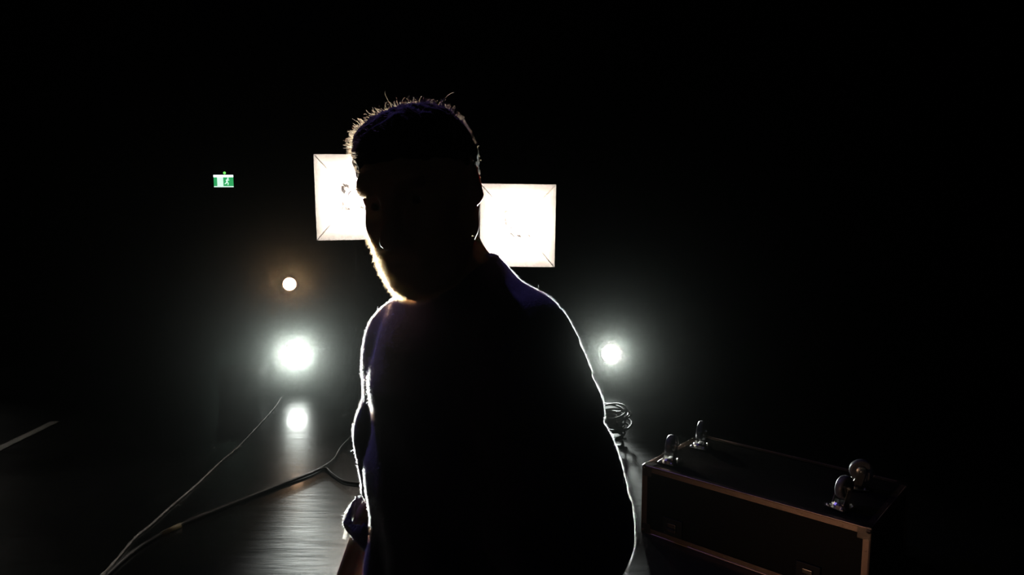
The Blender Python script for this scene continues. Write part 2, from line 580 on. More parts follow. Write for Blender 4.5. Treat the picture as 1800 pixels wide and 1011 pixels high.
obj('indicator_light', lathe(bmesh.new(), [(.022, 0), (.02, .012), (.008, .018)], 14, Matrix.Translation((0.01, -.03, SH / 2 + .035)) @ AX_Y), M['led'], ex, True)
obj('indicator_mount', bx(bmesh.new(), (-.015, -.03, SH / 2 + .005), (.035, 0, SH / 2 + .05), .004), M['blackmetal'], ex)

# ------------------------------------------------------------------ flight case, upside down with castors in the air
A0 = Vector((.637, 3.333, 0))
dirx = Vector((.748, -.663, 0))
case_rot = math.atan2(dirx.y, dirx.x)
LN, DP, HT = 1.03, .60, .341
fc = thing('flight_case', 'black flight case standing upside down with its castors in the air', 'case', A0, (0, 0, case_rot))
E_ = .012
panel = bmesh.new()
bx(panel, (.008, .008, .006), (LN - .008, DP - .008, HT - .006), .003)
obj('panel_box', panel, M['laminate'], fc)
W_ = .028


def angle_edge(a, b, n1, n2):
    """L-shaped extrusion along a->b with flanges towards n1 and n2"""
    a, b, n1, n2 = Vector(a), Vector(b), Vector(n1), Vector(n2)
    t = .003
    prof = [n1 * 0 + n2 * 0, n1 * W_, n1 * W_ + n2 * t, n1 * t * 1.5 + n2 * t, n1 * t + n2 * t * 1.5, n1 * t + n2 * W_, n2 * W_]
    bm = bmesh.new()
    r0 = [bm.verts.new(a + p) for p in prof]
    r1 = [bm.verts.new(b + p) for p in prof]
    k = len(prof)
    for i in range(k):
        bm.faces.new((r0[i], r0[(i + 1) % k], r1[(i + 1) % k], r1[i]))
    bm.faces.new(r0[::-1])
    bm.faces.new(r1)
    tube(bm, [a + (n1 + n2) * .0015, b + (n1 + n2) * .0015], .0042, 10)
    ax = (b - a).normalized()
    n = max(2, int((b - a).length / .16))
    for i in range(n):
        c = a + (b - a) * ((i + .5) / n)
        for u, v in ((n1, n2), (n2, n1)):
            mt = Matrix.Translation(c + u * W_ * .55) @ (-v).to_track_quat('Z', 'Y').to_matrix().to_4x4()
            lathe(bm, [(.0045, -.001), (.004, .0012), (.0015, .002)], 8, mt)
    return bm


for z, nz in ((0, 1), (HT, -1)):
    for y, ny in ((0, 1), (DP, -1)):
        obj('edge_extrusion', angle_edge((.02, y, z), (LN - .02, y, z), (0, ny, 0), (0, 0, nz)), M['alu'], fc)
    for xx, nx in ((0, 1), (LN, -1)):
        obj('edge_extrusion', angle_edge((xx, .02, z), (xx, DP - .02, z), (nx, 0, 0), (0, 0, nz)), M['alu'], fc)
for xx, nx in ((0, 1), (LN, -1)):
    for y, ny in ((0, 1), (DP, -1)):
        obj('edge_extrusion', angle_edge((xx, y, .02), (xx, y, HT - .02), (nx, 0, 0), (0, ny, 0)), M['alu'], fc)
for xx, nx in ((0, 1), (LN, -1)):
    for y, ny in ((0, 1), (DP, -1)):
        for z, nz in ((0, 1), (HT, -1)):
            bm = bmesh.new()
            c = Vector((xx + nx * .008, y + ny * .008, z + nz * .012))
            bmesh.ops.create_uvsphere(bm, u_segments=14, v_segments=10, radius=.0145, matrix=Matrix.Translation(c))
            t = .0025
            bx(bm, (min(xx, xx + nx * .05), min(y - ny * t, y), min(z, z + nz * .05)), (max(xx, xx + nx * .05), max(y - ny * t, y), max(z, z + nz * .05)), .001)
            bx(bm, (min(xx - nx * t, xx), min(y, y + ny * .05), min(z, z + nz * .05)), (max(xx - nx * t, xx), max(y, y + ny * .05), max(z, z + nz * .05)), .001)
            if nz < 0:
                bx(bm, (min(xx, xx + nx * .05), min(y, y + ny * .05), z), (max(xx, xx + nx * .05), max(y, y + ny * .05), z + t), .001)
            else:
                for v in bm.verts:
                    v.co.z = max(v.co.z, .0005)
            obj('ball_corner', bm, M['corner'], fc, False)
# latch and handle on the long face
for xx in (.17, .80):
    lb = bmesh.new()
    bx(lb, (xx - .05, -.005, .03), (xx + .05, .004, .115), .004)
    la = obj('latch', lb, M['blackmetal'], fc)
    b2 = bmesh.new()
    bx(b2, (xx - .022, -.014, .05), (xx + .022, -.004, .095), .004)
    tube(b2, [(xx - .018, -.014, .07), (xx - .018, -.026, .073), (xx + .018, -.026, .073), (xx + .018, -.014, .07)], .003, 8)
    obj('latch_wing', b2, M['corner'], la)


def castor(cx, cy, ang, s=1.0):
    """castor fixed to the upturned bottom: plate, fork, wheel"""
    root = Matrix.Translation((cx, cy, HT)) @ Matrix.Rotation(ang, 4, 'Z')
    pb = bmesh.new()
    bx(pb, (-.05, -.043, 0), (.05, .043, .004), .001, root)
    for sx in (-1, 1):
        for sy in (-1, 1):
            lathe(pb, [(.009, .003), (.009, .008), (.005, .011)], 8, root @ Matrix.Translation((sx * .038, sy * .031, 0)))
    lathe(pb, [(.034, .003), (.034, .012), (.026, .02)], 18, root)
    cs = obj('castor', pb, M['steel'], fc)
    R = .05
    cz = .078
    off = .022
    fk = bmesh.new()
    for sy in (-1, 1):
        pts = [(-.022, .016), (.022, .016), (off + .014, cz - .006), (off + .011, cz + .011), (off - .011, cz + .011), (off - .016, cz - .006)]
        lo = [fk.verts.new(root @ Vector((p[0], sy * .0235, p[1]))) for p in pts]
        hi = [fk.verts.new(root @ Vector((p[0], sy * .0265, p[1]))) for p in pts]
        fk.faces.new(lo)
        fk.faces.new(hi[::-1])
        for i in range(6):
            fk.faces.new((lo[i], lo[(i + 1) % 6], hi[(i + 1) % 6], hi[i]))
    bx(fk, (-.022, -.0265, .014), (.022, .0265, .019), .001, root)
    ax = root @ Matrix.Translation((off, 0, cz)) @ Matrix.Rotation(math.pi / 2, 4, 'X')
    lathe(fk, [(.008, -.031), (.008, .031)], 10, ax)
    obj('fork', fk, M['steel'], cs)
    obj('tyre', lathe(bmesh.new(), [(.03, -.014), (.040, -.0165), (.047, -.015), (R, -.010), (R, .010), (.047, .015), (.040, .0165), (.03, .014)], 28, ax), M['wheel'], cs, True)
    obj('hub', lathe(bmesh.new(), [(.006, -.019), (.016, -.018), (.031, -.012), (.031, .012), (.016, .018), (.006, .019)], 20, ax), M['steel'], cs, True)


castor(.075, .125, math.radians(95))
castor(.085, .43, math.radians(100))
castor(.872, .14, math.radians(75))
castor(.855, .40, math.radians(25))

# ------------------------------------------------------------------ things on the floor
tp = obj('floor_tape', bx(bmesh.new(), (-3.40, 3.3, .0005), (-3.335, 5.08, .0022)), M['tape'])
tag(tp, 'pale tape strip on the dark floor at the far left edge', 'tape')
bb = thing('ballast_box', 'low black box with a pale top edge, left of the white spotlight on the floor', 'box', (-2.22, 5.62, 0), (0, 0, 0))
q = bmesh.new()
bx(q, (-.16, 0, .004), (.175, .22, .252), .006)
obj('case_body', q, M['blackmetal'], bb)
q = bmesh.new()
bx(q, (-.165, -.004, .246), (.178, .020, .254), .002)
tube(q, [(-.165, .006, .257), (.178, .006, .257)], .007, 14)
obj('top_edge', q, M['brushed'], bb, True)
q = bmesh.new()
tube(q, [(-.05, .11, .25), (-.05, .11, .285), (.05, .11, .285), (.05, .11, .25)], .006, 8)
obj('carry_handle', q, M['blackmetal'], bb, True)
for sx in (-.13, .145):
    for sy in (.03, .19):
        obj('foot', lathe(bmesh.new(), [(.014, .0), (.014, .006)], 10, Matrix.Translation((sx, sy, 0))), M['rubber'], bb)
# added lamp out of view on the left, only to light the floor tape
sl_ = thing('added_tape_lamp', 'added unseen white lamp on the floor far left, lighting the tape', 'lamp', (-5.7, 6.3, 0))
SP, ST = Vector((-5.7, 6.3, .42)), Vector((-3.2, 4.3, .0))
sd = (ST - SP).normalized()
sr_ = Matrix.Translation((0, 0, .42)) @ sd.to_track_quat('Z', 'Y').to_matrix().to_4x4()
obj('housing', lathe(bmesh.new(), [(.03, -.14), (.065, -.11), (.07, .02), (.066, .02), (.062, .0)], 20, sr_), M['blackmetal'], sl_, True)
obj('lens', lathe(bmesh.new(), [(.0615, .001), (.03, .006), (.005, .008)], 20, sr_), M['lens'], sl_, True)
obj('floor_base', lathe(bmesh.new(), [(.11, .001), (.11, .012), (.014, .018), (.012, .36)], 20), M['blackmetal'], sl_, True)
area_lamp('added_tape_beam', SP + sd * .03, ST, .06, .55, (1.0, .95, .85), 34)


def cable(name, pts, r, m, label, n=10, seg=8, twist=0.0, lobe=0.0):
    p = smooth_path(pts, n)
    o = obj(name, tube(bmesh.new(), p, r, seg, twist=twist, lobe=lobe), m, None, True)
    return tag(o, label, 'cable'), p


c1 = [(-1.77, 2.45), (-1.779, 2.925), (-1.815, 3.239), (-1.809, 3.389), (-1.81, 3.601), (-1.803, 3.864), (-1.81, 4.27), (-1.804, 4.516), (-1.826, 4.94), (-1.86, 5.418), (-1.90, 5.70)]
r1 = .0055
cable('cable', [(a, b, r1 + .001) for a, b in c1], r1, M['cable'], 'thin pale twisted cable running straight away over the floor', 26, 8, .42, .22)
c2 = [(-1.73, 2.5), (-1.755, 2.925), (-1.745, 3.138), (-1.69, 3.315), (-1.614, 3.446), (-1.509, 3.601), (-1.41, 3.747), (-1.303, 3.904), (-1.209, 4.031), (-1.159, 4.115), (-1.119, 4.125), (-1.06, 4.04), (-.95, 3.92), (-.80, 3.9)]
cb, _ = cable('cable', [(a, b, .010) for a, b in c2], .0085, M['cable_black'], 'thick black cable curving over the floor to a bend beside the man')
c3 = [(-1.65, 3.42), (-1.585, 3.52), (-1.495, 3.65), (-1.40, 3.79), (-1.31, 3.925), (-1.20, 4.06), (-1.15, 4.16), (-1.115, 4.30), (-1.12, 4.5), (-1.09, 4.75), (-1.0, 4.95), (-.85, 5.05)]
cable('cable', [(a, b, .009) for a, b in c3], .007, M['cable_black'], 'thin black cable along the thick one, then bending away towards the lamps')
tb = bmesh.new()
tube(tb, [(-1.70, 3.29, .010), (-1.655, 3.375, .010)], .0125, 10)
obj('cable_tie', tb, M['tie'], cb, True)
for nm, p, a, lab in (('tape_scrap', (-1.80, 4.505), .3, 'tiny white tape scrap stuck beside the pale cable'), ('tape_scrap', (-1.265, 5.239), .9, 'tiny white tape scrap alone on the floor close to the man\'s side')):
    b = bmesh.new()
    bx(b, (-.028, -.012, .001), (.028, .012, .003), 0, Matrix.Translation((*p, 0)) @ Matrix.Rotation(a, 4, 'Z'))
    for v in b.verts:
        if v.co.x > p[0] + .01:
            v.co.z += .012
    tag(obj(nm, b, M['label']), lab, 'tape')

# heap of coiled black cable behind the man's elbow
pts = []
rr = random.Random(3)
ph = 0
for i in range(420):
    t = i / 419
    loop = i / 14
    k = int(loop)
    lr = random.Random(k)
    cx, cy = .625 + lr.uniform(-.06, .07), 4.72 + lr.uniform(-.07, .07)
    ra, rb_ = lr.uniform(.10, .19), lr.uniform(.09, .16)
    tilt = lr.uniform(-.45, .45)
    z0 = .02 + .17 * abs(math.sin(t * 9.0)) * (1 - .3 * t)
    an = 2 * math.pi * loop
    pts.append((cx + ra * math.cos(an), cy + rb_ * math.sin(an), max(.012, z0 + tilt * ra * math.sin(an + lr.uniform(0, 6)) * .6)))
pts = smooth_path(pts[::2], 4)
sm = []
for i in range(len(pts)):
    w = pts[max(0, i - 4):i + 5]
    q = sum(w, Vector()) / len(w)
    q.z = max(q.z, .0085)
    sm.append(q)
tag(obj('cable_heap', tube(bmesh.new(), sm, .0075, 7), M['cable_matt'], None, True), 'tangled heap of coiled black cable on the floor behind the man', 'cable')


# ------------------------------------------------------------------ implicit surfaces for the figure
def axis(lo, hi, fine=(), h=.006, hf=.003):
    v = [lo]
    while v[-1] < hi:
        p = v[-1]
        step = h
        for a, b in fine:
            if a <= p < b:
                step = hf
        v.append(p + step)
    return np.array(v, np.float32)


class Field:
    def __init__(s, ax, ay, az):
        s.a = (ax, ay, az)
        s.v = np.full((len(ax), len(ay), len(az)), .2, np.float32)

    def region(s, lo, hi, pad=.04):
        sl = []
        for a, l, h in zip(s.a, lo, hi):
            i = max(0, np.searchsorted(a, l - pad) - 1)
            j = min(len(a), np.searchsorted(a, h + pad) + 1)
            sl.append(slice(i, max(i, j)))
        X, Y, Z = s.a[0][sl[0]][:, None, None], s.a[1][sl[1]][None, :, None], s.a[2][sl[2]][None, None, :]
        return tuple(sl), X, Y, Z

    def put(s, sl, d, k, mode='u'):
        a = s.v[sl]
        if a.size == 0:
            return
        if mode == 'u':
            if k:
                h = np.clip(.5 + .5 * (a - d) / k, 0, 1)
                s.v[sl] = a * (1 - h) + d * h - k * h * (1 - h)
            else:
                s.v[sl] = np.minimum(a, d)
        else:                       # subtract
            d = -d
            if k:
                h = np.clip(.5 - .5 * (a - d) / k, 0, 1)
                s.v[sl] = a * (1 - h) + d * h + k * h * (1 - h)
            else:
                s.v[sl] = np.maximum(a, d)

    def cone(s, a, b, ra, rb, k=.02, mode='u'):
        a, b = np.array(a, float), np.array(b, float)
        r = max(ra, rb)
        sl, X, Y, Z = s.region(np.minimum(a, b) - r, np.maximum(a, b) + r, pad=k + .015)
        ba = b - a
        L = max(1e-9, float(ba @ ba))
        t = np.clip(((X - a[0]) * ba[0] + (Y - a[1]) * ba[1] + (Z - a[2]) * ba[2]) / L, 0, 1)
        d = np.sqrt((X - a[0] - t * ba[0]) ** 2 + (Y - a[1] - t * ba[1]) ** 2 + (Z - a[2] - t * ba[2]) ** 2) - (ra + (rb - ra) * t)
        s.put(sl, d, k, mode)

    def ell(s, c, r, R=None, k=.02, mode='u'):
        """ellipsoid; R = 3x3 columns are its axes"""
        c, r = np.array(c, float), np.array(r, float)
        m = float(r.max())
        sl, X, Y, Z = s.region(c - m, c + m, pad=k + .015)
        R = np.eye(3) if R is None else np.array(R)
        dx, dy, dz = X - c[0], Y - c[1], Z - c[2]
        q = [dx * R[0, i] + dy * R[1, i] + dz * R[2, i] for i in range(3)]
        k0 = np.sqrt(sum((q[i] / r[i]) ** 2 for i in range(3))) + 1e-9
        k1 = np.sqrt(sum((q[i] / r[i] ** 2) ** 2 for i in range(3))) + 1e-9
        s.put(sl, k0 * (k0 - 1) / k1, k, mode)

    def mesh(s, name):
        """naive surface nets"""
        v = s.v
        ins = v < 0
        nx, ny, nz = v.shape
        cnt = np.zeros((nx - 1, ny - 1, nz - 1), np.uint8)
        for i in (0, 1):
            for j in (0, 1):
                for k in (0, 1):
                    cnt += ins[i:nx - 1 + i, j:ny - 1 + j, k:nz - 1 + k]
        cells = np.argwhere((cnt > 0) & (cnt < 8))
        idx = np.full(cnt.shape, -1, np.int32)
        idx[tuple(cells.T)] = np.arange(len(cells))
        acc = np.zeros((len(cells), 3))
        num = np.zeros(len(cells))
        C8 = {}
        for i in (0, 1):
            for j in (0, 1):
                for k in (0, 1):
                    C8[(i, j, k)] = v[cells[:, 0] + i, cells[:, 1] + j, cells[:, 2] + k].astype(float)

        def P(o):
            return np.stack([s.a[d][cells[:, d] + o[d]] for d in range(3)], 1).astype(float)
        for o in C8:
            for d in range(3):
                if o[d] == 0:
                    e = list(o)
                    e[d] = 1
                    e = tuple(e)
                    a, b = C8[o], C8[e]
                    m = (a < 0) != (b < 0)
                    t = np.where(m, a / np.where(m, a - b, 1), 0)[:, None]
                    acc += np.where(m[:, None], P(o) * (1 - t) + P(e) * t, 0)
                    num += m
        co = acc / num[:, None]
        quads = []
        for d in range(3):
            a = ins
            sh = [slice(1, -1)] * 3
            sh[d] = slice(0, -1)
            sh2 = [slice(1, -1)] * 3
            sh2[d] = slice(1, None)
            A, B = a[tuple(sh)], a[tuple(sh2)]
            e = np.argwhere(A != B)
            off = np.array([1, 1, 1])
            off[d] = 0
            e0 = e + off
            flip = A[tuple(e.T)]
            u, w = (d + 1) % 3, (d + 2) % 3
            q = []
            for du, dw in ((0, 0), (1, 0), (1, 1), (0, 1)):
                c = e0.copy()
                c[:, u] -= du
                c[:, w] -= dw
                q.append(idx[tuple(c.T)])
            q = np.stack(q, 1)
            q[~flip] = q[~flip][:, ::-1]
            quads.append(q)
        F = np.concatenate(quads)
        F = F[(F >= 0).all(1)]
        return co, F


def mesh_from(name, co, F, m, parent, keep_largest=False):
    me = bpy.data.meshes.new(name)
    me.vertices.add(len(co))
    me.vertices.foreach_set('co', co.astype(np.float32).ravel())
    me.loops.add(F.size)
    me.loops.foreach_set('vertex_index', F.astype(np.int32).ravel())
    me.polygons.add(len(F))
    me.polygons.foreach_set('loop_start', np.arange(0, F.size, 4, dtype=np.int32))
    me.update(calc_edges=True)
    me.polygons.foreach_set('use_smooth', np.ones(len(F), bool))
    me.update()
    return link(name, me, m, parent)


def relax(co, F, it=2, lam=.5):
    E = np.concatenate([F[:, [0, 1]], F[:, [1, 2]], F[:, [2, 3]], F[:, [3, 0]]])
    for _ in range(it):
        acc = np.zeros_like(co)
        n = np.zeros(len(co))
        for a, b in ((0, 1), (1, 0)):
            np.add.at(acc, E[:, a], co[E[:, b]])
            np.add.at(n, E[:, a], 1)
        co = co + lam * (acc / np.maximum(n, 1)[:, None] - co)
    return co


def normals(co, F):
    n = np.cross(co[F[:, 2]] - co[F[:, 0]], co[F[:, 3]] - co[F[:, 1]])
    ar = np.linalg.norm(n, axis=1)
    return n / np.maximum(ar, 1e-12)[:, None], ar * .5


def scatter(co, F, N, mask=None):
    n, ar = normals(co, F)
    if mask is not None:
        ar = ar * mask
    f = RNG.choice(len(F), N, p=ar / ar.sum())
    a, b = RNG.random(N)[:, None], RNG.random(N)[:, None]
    q = co[F[f]]
    p = (q[:, 0] * (1 - a) + q[:, 1] * a) * (1 - b) + (q[:, 3] * (1 - a) + q[:, 2] * a) * b
    return p, n[f]


def strands(name, pts, rad, m, parent):
    """pts (N, K, 3)"""
    N, K, _ = pts.shape
    hc = bpy.data.hair_curves.new(name)
    hc.add_curves([K] * N)
    hc.attributes['position'].data.foreach_set('vector', pts.astype(np.float32).ravel())
    at = hc.attributes.get('radius') or hc.attributes.new('radius', 'FLOAT', 'POINT')
    prof = np.linspace(1, .35, K)[None, :] * np.full((N, 1), rad)
    at.data.foreach_set('value', prof.astype(np.float32).ravel())
    o = link(name, hc, m, parent)
    o['kind'] = 'stuff'
    return o


# ------------------------------------------------------------------ the man
person = thing('person', 'man in dark violet t-shirt standing in silhouette, bearded head bowed', 'person', (-.08, 1.08, 0))
ORG = np.array((-.08, 1.08, 0.))
TH = math.radians(50)
Rv = np.array((math.cos(TH), -math.sin(TH), 0.))
Fv = np.array((-math.sin(TH), -math.cos(TH), 0.))


def bp(u, v, z):
    """body frame -> world"""
    return ORG + Rv * u + Fv * v + np.array((0, 0, z))


# head frame: face looks along -y of the local frame
HC = np.array((-.130, 1.00, 1.635))
head_m = Matrix.Rotation(math.radians(-10), 3, 'Y') @ Matrix.Rotation(math.radians(-19), 3, 'Z') @ Matrix.Rotation(math.radians(12), 3, 'X')
HR = np.array(head_m)
HS = 1.04


def hp(x, y, z):
    return HC + HR @ (np.array((x, y, z)) * HS)


def to_head(co):
    return ((co - HC) @ HR) / HS


SH_L, EL_L, WR_L = bp(.178, .015, 1.425), bp(.232, -.01, 1.15), bp(.20, .13, .92)
SH_R, EL_R, WR_R = bp(-.165, .0, 1.43), bp(-.20, -.0, 1.11), bp(-.262, .09, .87)
TORSO = [(.86, 0, 0, .165, .115), (.95, 0, 0, .17, .12), (1.06, 0, 0, .155, .115), (1.2, 0, .0, .156, .116), (1.33, 0, .0, .158, .114), (1.40, 0, 0, .135, .085), (1.46, .004, .0, .085, .065), (1.53, .01, .02, .062, .062)]


def loft(fld, tab, k, grow=0.0):
    tab = np.array(tab, float)
    z0, z1 = tab[0, 0], tab[-1, 0]
    m = tab[:, 3:].max() + .03
    lo = np.array((ORG[0] - m, ORG[1] - m, z0 - .03))
    hi = np.array((ORG[0] + m, ORG[1] + m, z1 + .03))
    sl, X, Y, Z = fld.region(lo, hi, .02)
    u = (X - ORG[0]) * Rv[0] + (Y - ORG[1]) * Rv[1]
    v = (X - ORG[0]) * Fv[0] + (Y - ORG[1]) * Fv[1]
    f = [np.interp(Z, tab[:, 0], tab[:, i]) for i in range(1, 5)]
    q = np.sqrt(((u - f[0]) / (f[2] + grow)) ** 2 + ((v - f[1]) / (f[3] + grow)) ** 2)
    d = (q - 1) * np.minimum(f[2], f[3])
    d = np.maximum(d, np.maximum(z0 - Z, Z - z1))
    fld.put(sl, d, k)


def hand(fld, wr, el, palm_n, side):
    """relaxed hand: palm, four unequal curled fingers, thumb off the side"""
    d = (wr - el) / np.linalg.norm(wr - el)
    d = d * .6 + np.array((0, 0, -.8))
    d /= np.linalg.norm(d)
    n = palm_n - d * (palm_n @ d)
    n /= np.linalg.norm(n)
    s = np.cross(d, n) * side                     # towards the thumb
    fld.cone(wr, wr + d * .03, .026, .024, .015)
    for q in (-.027, -.009, .009, .027):
        fld.cone(wr + d * .02 + s * q * .6, wr + d * .088 + s * q * 1.05, .0145, .0125, .012)
    for q, L in ((.031, .072), (.0105, .080), (-.0105, .075), (-.031, .058)):
        p = wr + d * .088 + s * q
        dirs = [d, d * .88 + n * .45, d * .6 + n * .8]
        r = .0088
        spread = s * q * .35
        for i, (dd, fr) in enumerate(zip(dirs, (.44, .32, .24))):
            dd = dd / np.linalg.norm(dd)
            e = p + dd * L * fr + spread * fr
            fld.cone(p, e, r, r * .9, .004)
            p, r = e, r * .9
    p = wr + d * .03 + s * .028
    for dd, L, r in ((s * .75 + d * .65 + n * .2, .042, .0125), (s * .35 + d * .9 + n * .3, .034, .0105), (s * .1 + d * .95 + n * .35, .026, .009)):
        dd = dd / np.linalg.norm(dd)
        e = p + dd * L
        fld.cone(p, e, r, r * .9, .008)
        p = e


body_f = Field(axis(-.52, .30, ((-.27, -.03),), .0055, .003), axis(.72, 1.46, ((.87, 1.14),), .0055, .003), axis(.0, 1.80, ((1.50, 1.79), (.70, .93)), .0065, .003))
B = body_f
loft(B, TORSO, 0)
# legs and feet
for s in (-1, 1):
    hipj, kn, an = bp(s * .095, 0, .90), bp(s * .11, .02, .50), bp(s * .12, -.02, .09)
    B.cone(hipj, kn, .088, .058, .03)
    B.cone(kn, an, .058, .038, .02)
    B.cone(bp(s * .115, -.03, .36), bp(s * .118, -.025, .26), .052, .045, .03)
    B.cone(an, bp(s * .15, .15, .035), .036, .028, .02)
    B.cone(an, bp(s * .12, -.05, .04), .036, .034, .02)
for sh, el, wr, side in ((SH_L, EL_L, WR_L, 1), (SH_R, EL_R, WR_R, -1)):
    drop = np.array((0, 0, .02 if side > 0 else .06))
    B.ell(sh - drop, (.045, .045, .048), k=.04)
    B.cone(sh - drop, el, .046, .040, .03)
    m = el + (wr - el) * .3
    B.cone(el, m, .041, .043, .015)
    B.cone(m, wr, .043, .027, .015)
    inward = -Rv * side
    hand(B, wr, el, inward, -side)
# neck
B.cone(bp(.005, -.01, 1.44), hp(-.012, .018, -.075), .058, .051, .03)
B.cone(bp(.045, -.015, 1.455), hp(-.01, .035, -.05), .034, .034, .04)
B.cone(bp(-.05, -.015, 1.45), hp(0, .04, -.05), .038, .038, .04)


def HE(c, r, k=.015, mode='u', rot=None):
    R = HR if rot is None else HR @ np.array(rot)
    B.ell(hp(*c), np.array(r) * HS, R, k, mode)


def HK(a, b, ra, rb, k=.01, mode='u'):
    B.cone(hp(*a), hp(*b), ra * HS, rb * HS, k, mode)


HE((0, .018, .028), (.076, .096, .074), .02)                 # cranium
HE((0, -.028, -.028), (.055, .062, .085), .03)               # face block
HE((0, -.045, -.082), (.047, .046, .042), .03)               # jaw
HK((.052, .0, -.06), (.022, -.075, -.102), .018, .016, .025)  # mandible
HK((-.052, .0, -.06), (-.022, -.075, -.102), .018, .016, .025)
HE((0, -.084, -.106), (.021, .017, .018), .018)              # chin
HK((-.030, -.073, .026), (.030, -.073, .026), .013, .013, .025)  # brow
for s in (-1, 1):
    HE((s * .034, -.088, .000), (.021, .017, .013), .016, 's')  # eye socket
    HE((s * .034, -.062, -.024), (.015, .018, .014), .025)      # cheekbone
    HE((s * .034, -.056, -.056), (.016, .020, .030), .025)
    HK((s * .029 - .009, -.066, .007), (s * .029 + .009, -.066, .007), .0075, .0075, .004)  # upper lid
    HK((s * .029 - .008, -.065, -.007), (s * .029 + .008, -.065, -.007), .0065, .0065, .004)  # lower lid
    HE((s * .0125, -.101, -.040), (.0085, .011, .008), .007)    # nostril wing
    HE((s * .007, -.103, -.047), (.0035, .004, .004), .003, 's')
HK((0, -.084, .014), (0, -.112, -.034), .0085, .0115, .012)  # nose
HE((0, -.112, -.037), (.011, .010, .009), .008)
HE((0, -.087, -.066), (.030, .014, .022), .018)              # mouth mound
HK((-.021, -.094, -.065), (.021, -.094, -.065), .0045, .0045, .006)
HK((-.018, -.095, -.076), (.018, -.095, -.076), .0055, .0055, .006)
HK((-.024, -.101, -.0705), (.024, -.101, -.0705), .0022, .0022, .003, 's')
for s in (-1, 1):
    HE((s * .055, .024, -.026), (.015, .026, .030), .02)        # behind the ear
for s in (-1, 1):                                            # ears
    er = np.array(Matrix.Rotation(math.radians(s * 24), 3, 'Z') @ Matrix.Rotation(math.radians(-10), 3, 'X'))
    HE((s * .076, .020, .000), (.0075, .019, .031), .006, 'u', er)
    HE((s * .073, .012, -.022), (.007, .010, .014), .008, 'u', er)
    HE((s * .083, .013, .001), (.0055, .011, .020), .004, 's', er)
    HE((s * .083, .018, .002), (.004, .014, .025), .003, 's', er)
co, F = B.mesh('body')
co = relax(co, F, 1, .35)
# keep the largest connected shell
BODY_CO, BODY_F = co, F
body = mesh_from('body', co - ORG, F, M['skin'], person)
for s in (-1, 1):
    e = bmesh.new()
    bmesh.ops.create_uvsphere(e, u_segments=18, v_segments=12, radius=.0122 * HS, matrix=Matrix.Translation(Vector(hp(s * .029, -.063, 0) - ORG)))
    eo = obj('eye', e, M['eye'], body, True)
    i = bmesh.new()
    mt = Matrix.Translation(Vector(hp(s * .029, -.063, 0) - ORG)) @ Matrix(HR.tolist()).to_4x4() @ Matrix.Rotation(math.radians(90), 4, 'X')
    # iris sits as a shallow cap on the front of the eyeball
    lathe(i, [(.0062 * HS, .0106 * HS), (.005 * HS, .0118 * HS), (.002 * HS, .0127 * HS)], 14, mt)
    me_i = bpy.data.meshes.new('iris')
    i.to_mesh(me_i)
    i.free()
    eo.data.materials.append(M['iris'])
    bm_ = bmesh.new()
    bm_.from_mesh(eo.data)
    nb = len(bm_.faces)
    bm_.from_mesh(me_i)
    bm_.faces.ensure_lookup_table()
    for fc_ in bm_.faces[nb:]:
        fc_.material_index = 1
    bm_.to_mesh(eo.data)
    bm_.free()
    bpy.data.meshes.remove(me_i)

# hair: a close cap with loose strands
HL_Y = [-.11, -.085, -.06, -.02, .01, .04, .08, .12]
HL_Z = [.068, .060, .046, .030, .016, -.02, -.06, -.07]
hf = Field(axis(-.30, 0.0, (), .003), axis(.86, 1.16, (), .003), axis(1.50, 1.82, (), .003))
hf.ell(hp(.001, .020, .029), np.array((.078, .099, .075)) * HS, HR, 0)
hf.ell(hp(.002, -.008, .072), np.array((.062, .060, .025)) * HS, HR, .03)
hf.ell(hp(.008, -.01, .078), np.array((.050, .05, .018)) * HS, HR, .03)
X, Y, Z = np.meshgrid(*hf.a, indexing='ij')
L3 = to_head(np.stack([X, Y, Z], -1).reshape(-1, 3))
cut = (np.interp(L3[:, 1], HL_Y, HL_Z) - L3[:, 2]) * HS * .7
cut = cut.reshape(hf.v.shape) + .003 * np.sin(X * 210) * np.cos(Y * 180)
hf.v = np.maximum(hf.v + .0025 * np.sin(X * 160 + 3 * np.sin(Z * 90)) * np.sin(Y * 140 + Z * 60), cut).astype(np.float32)
hco, hF = hf.mesh('hair')
hco = relax(hco, hF, 2, .5)
hair = mesh_from('hair', hco - ORG, hF, M['hair'], person)

hl = to_head(hco)
fn, _ = normals(hco, hF)
fc_l = hl[hF].mean(1)
outer = ((fn * (hco[hF].mean(1) - HC)).sum(1) > .02)
p, n = scatter(hco, hF, 4500, outer.astype(float))
pl = to_head(p)
comb = np.stack([-.25 + .35 * RNG.standard_normal(len(p)), .35 + .4 * RNG.standard_normal(len(p)), .15 + .3 * RNG.standard_normal(len(p))], 1) @ HR.T
front = np.clip((.01 - pl[:, 1]) / .08, 0, 1)[:, None]
comb = comb + front * (np.array((-.35, -.7, .1)) @ HR.T)
L = (.0045 + .006 * RNG.random(len(p)) ** 2) * np.where(pl[:, 2] > .06, 1.25, .6)
L = np.where(RNG.random(len(p)) < .007, L * 2.8, L)[:, None]
d0 = n * .06 + comb * .9
d0 /= np.linalg.norm(d0, axis=1)[:, None]
d1 = d0 * .5 + 1.1 * comb + .35 * RNG.standard_normal(d0.shape)
d1 /= np.linalg.norm(d1, axis=1)[:, None]
pts = np.stack([p - n * .002, p + d0 * L * .5, p + d0 * L * .5 + (d0 + d1) * .25 * L, p + d0 * L * .5 + d1 * L * .55], 1)
strands('loose_strands', pts - ORG, .00008, M['strand'], hair)

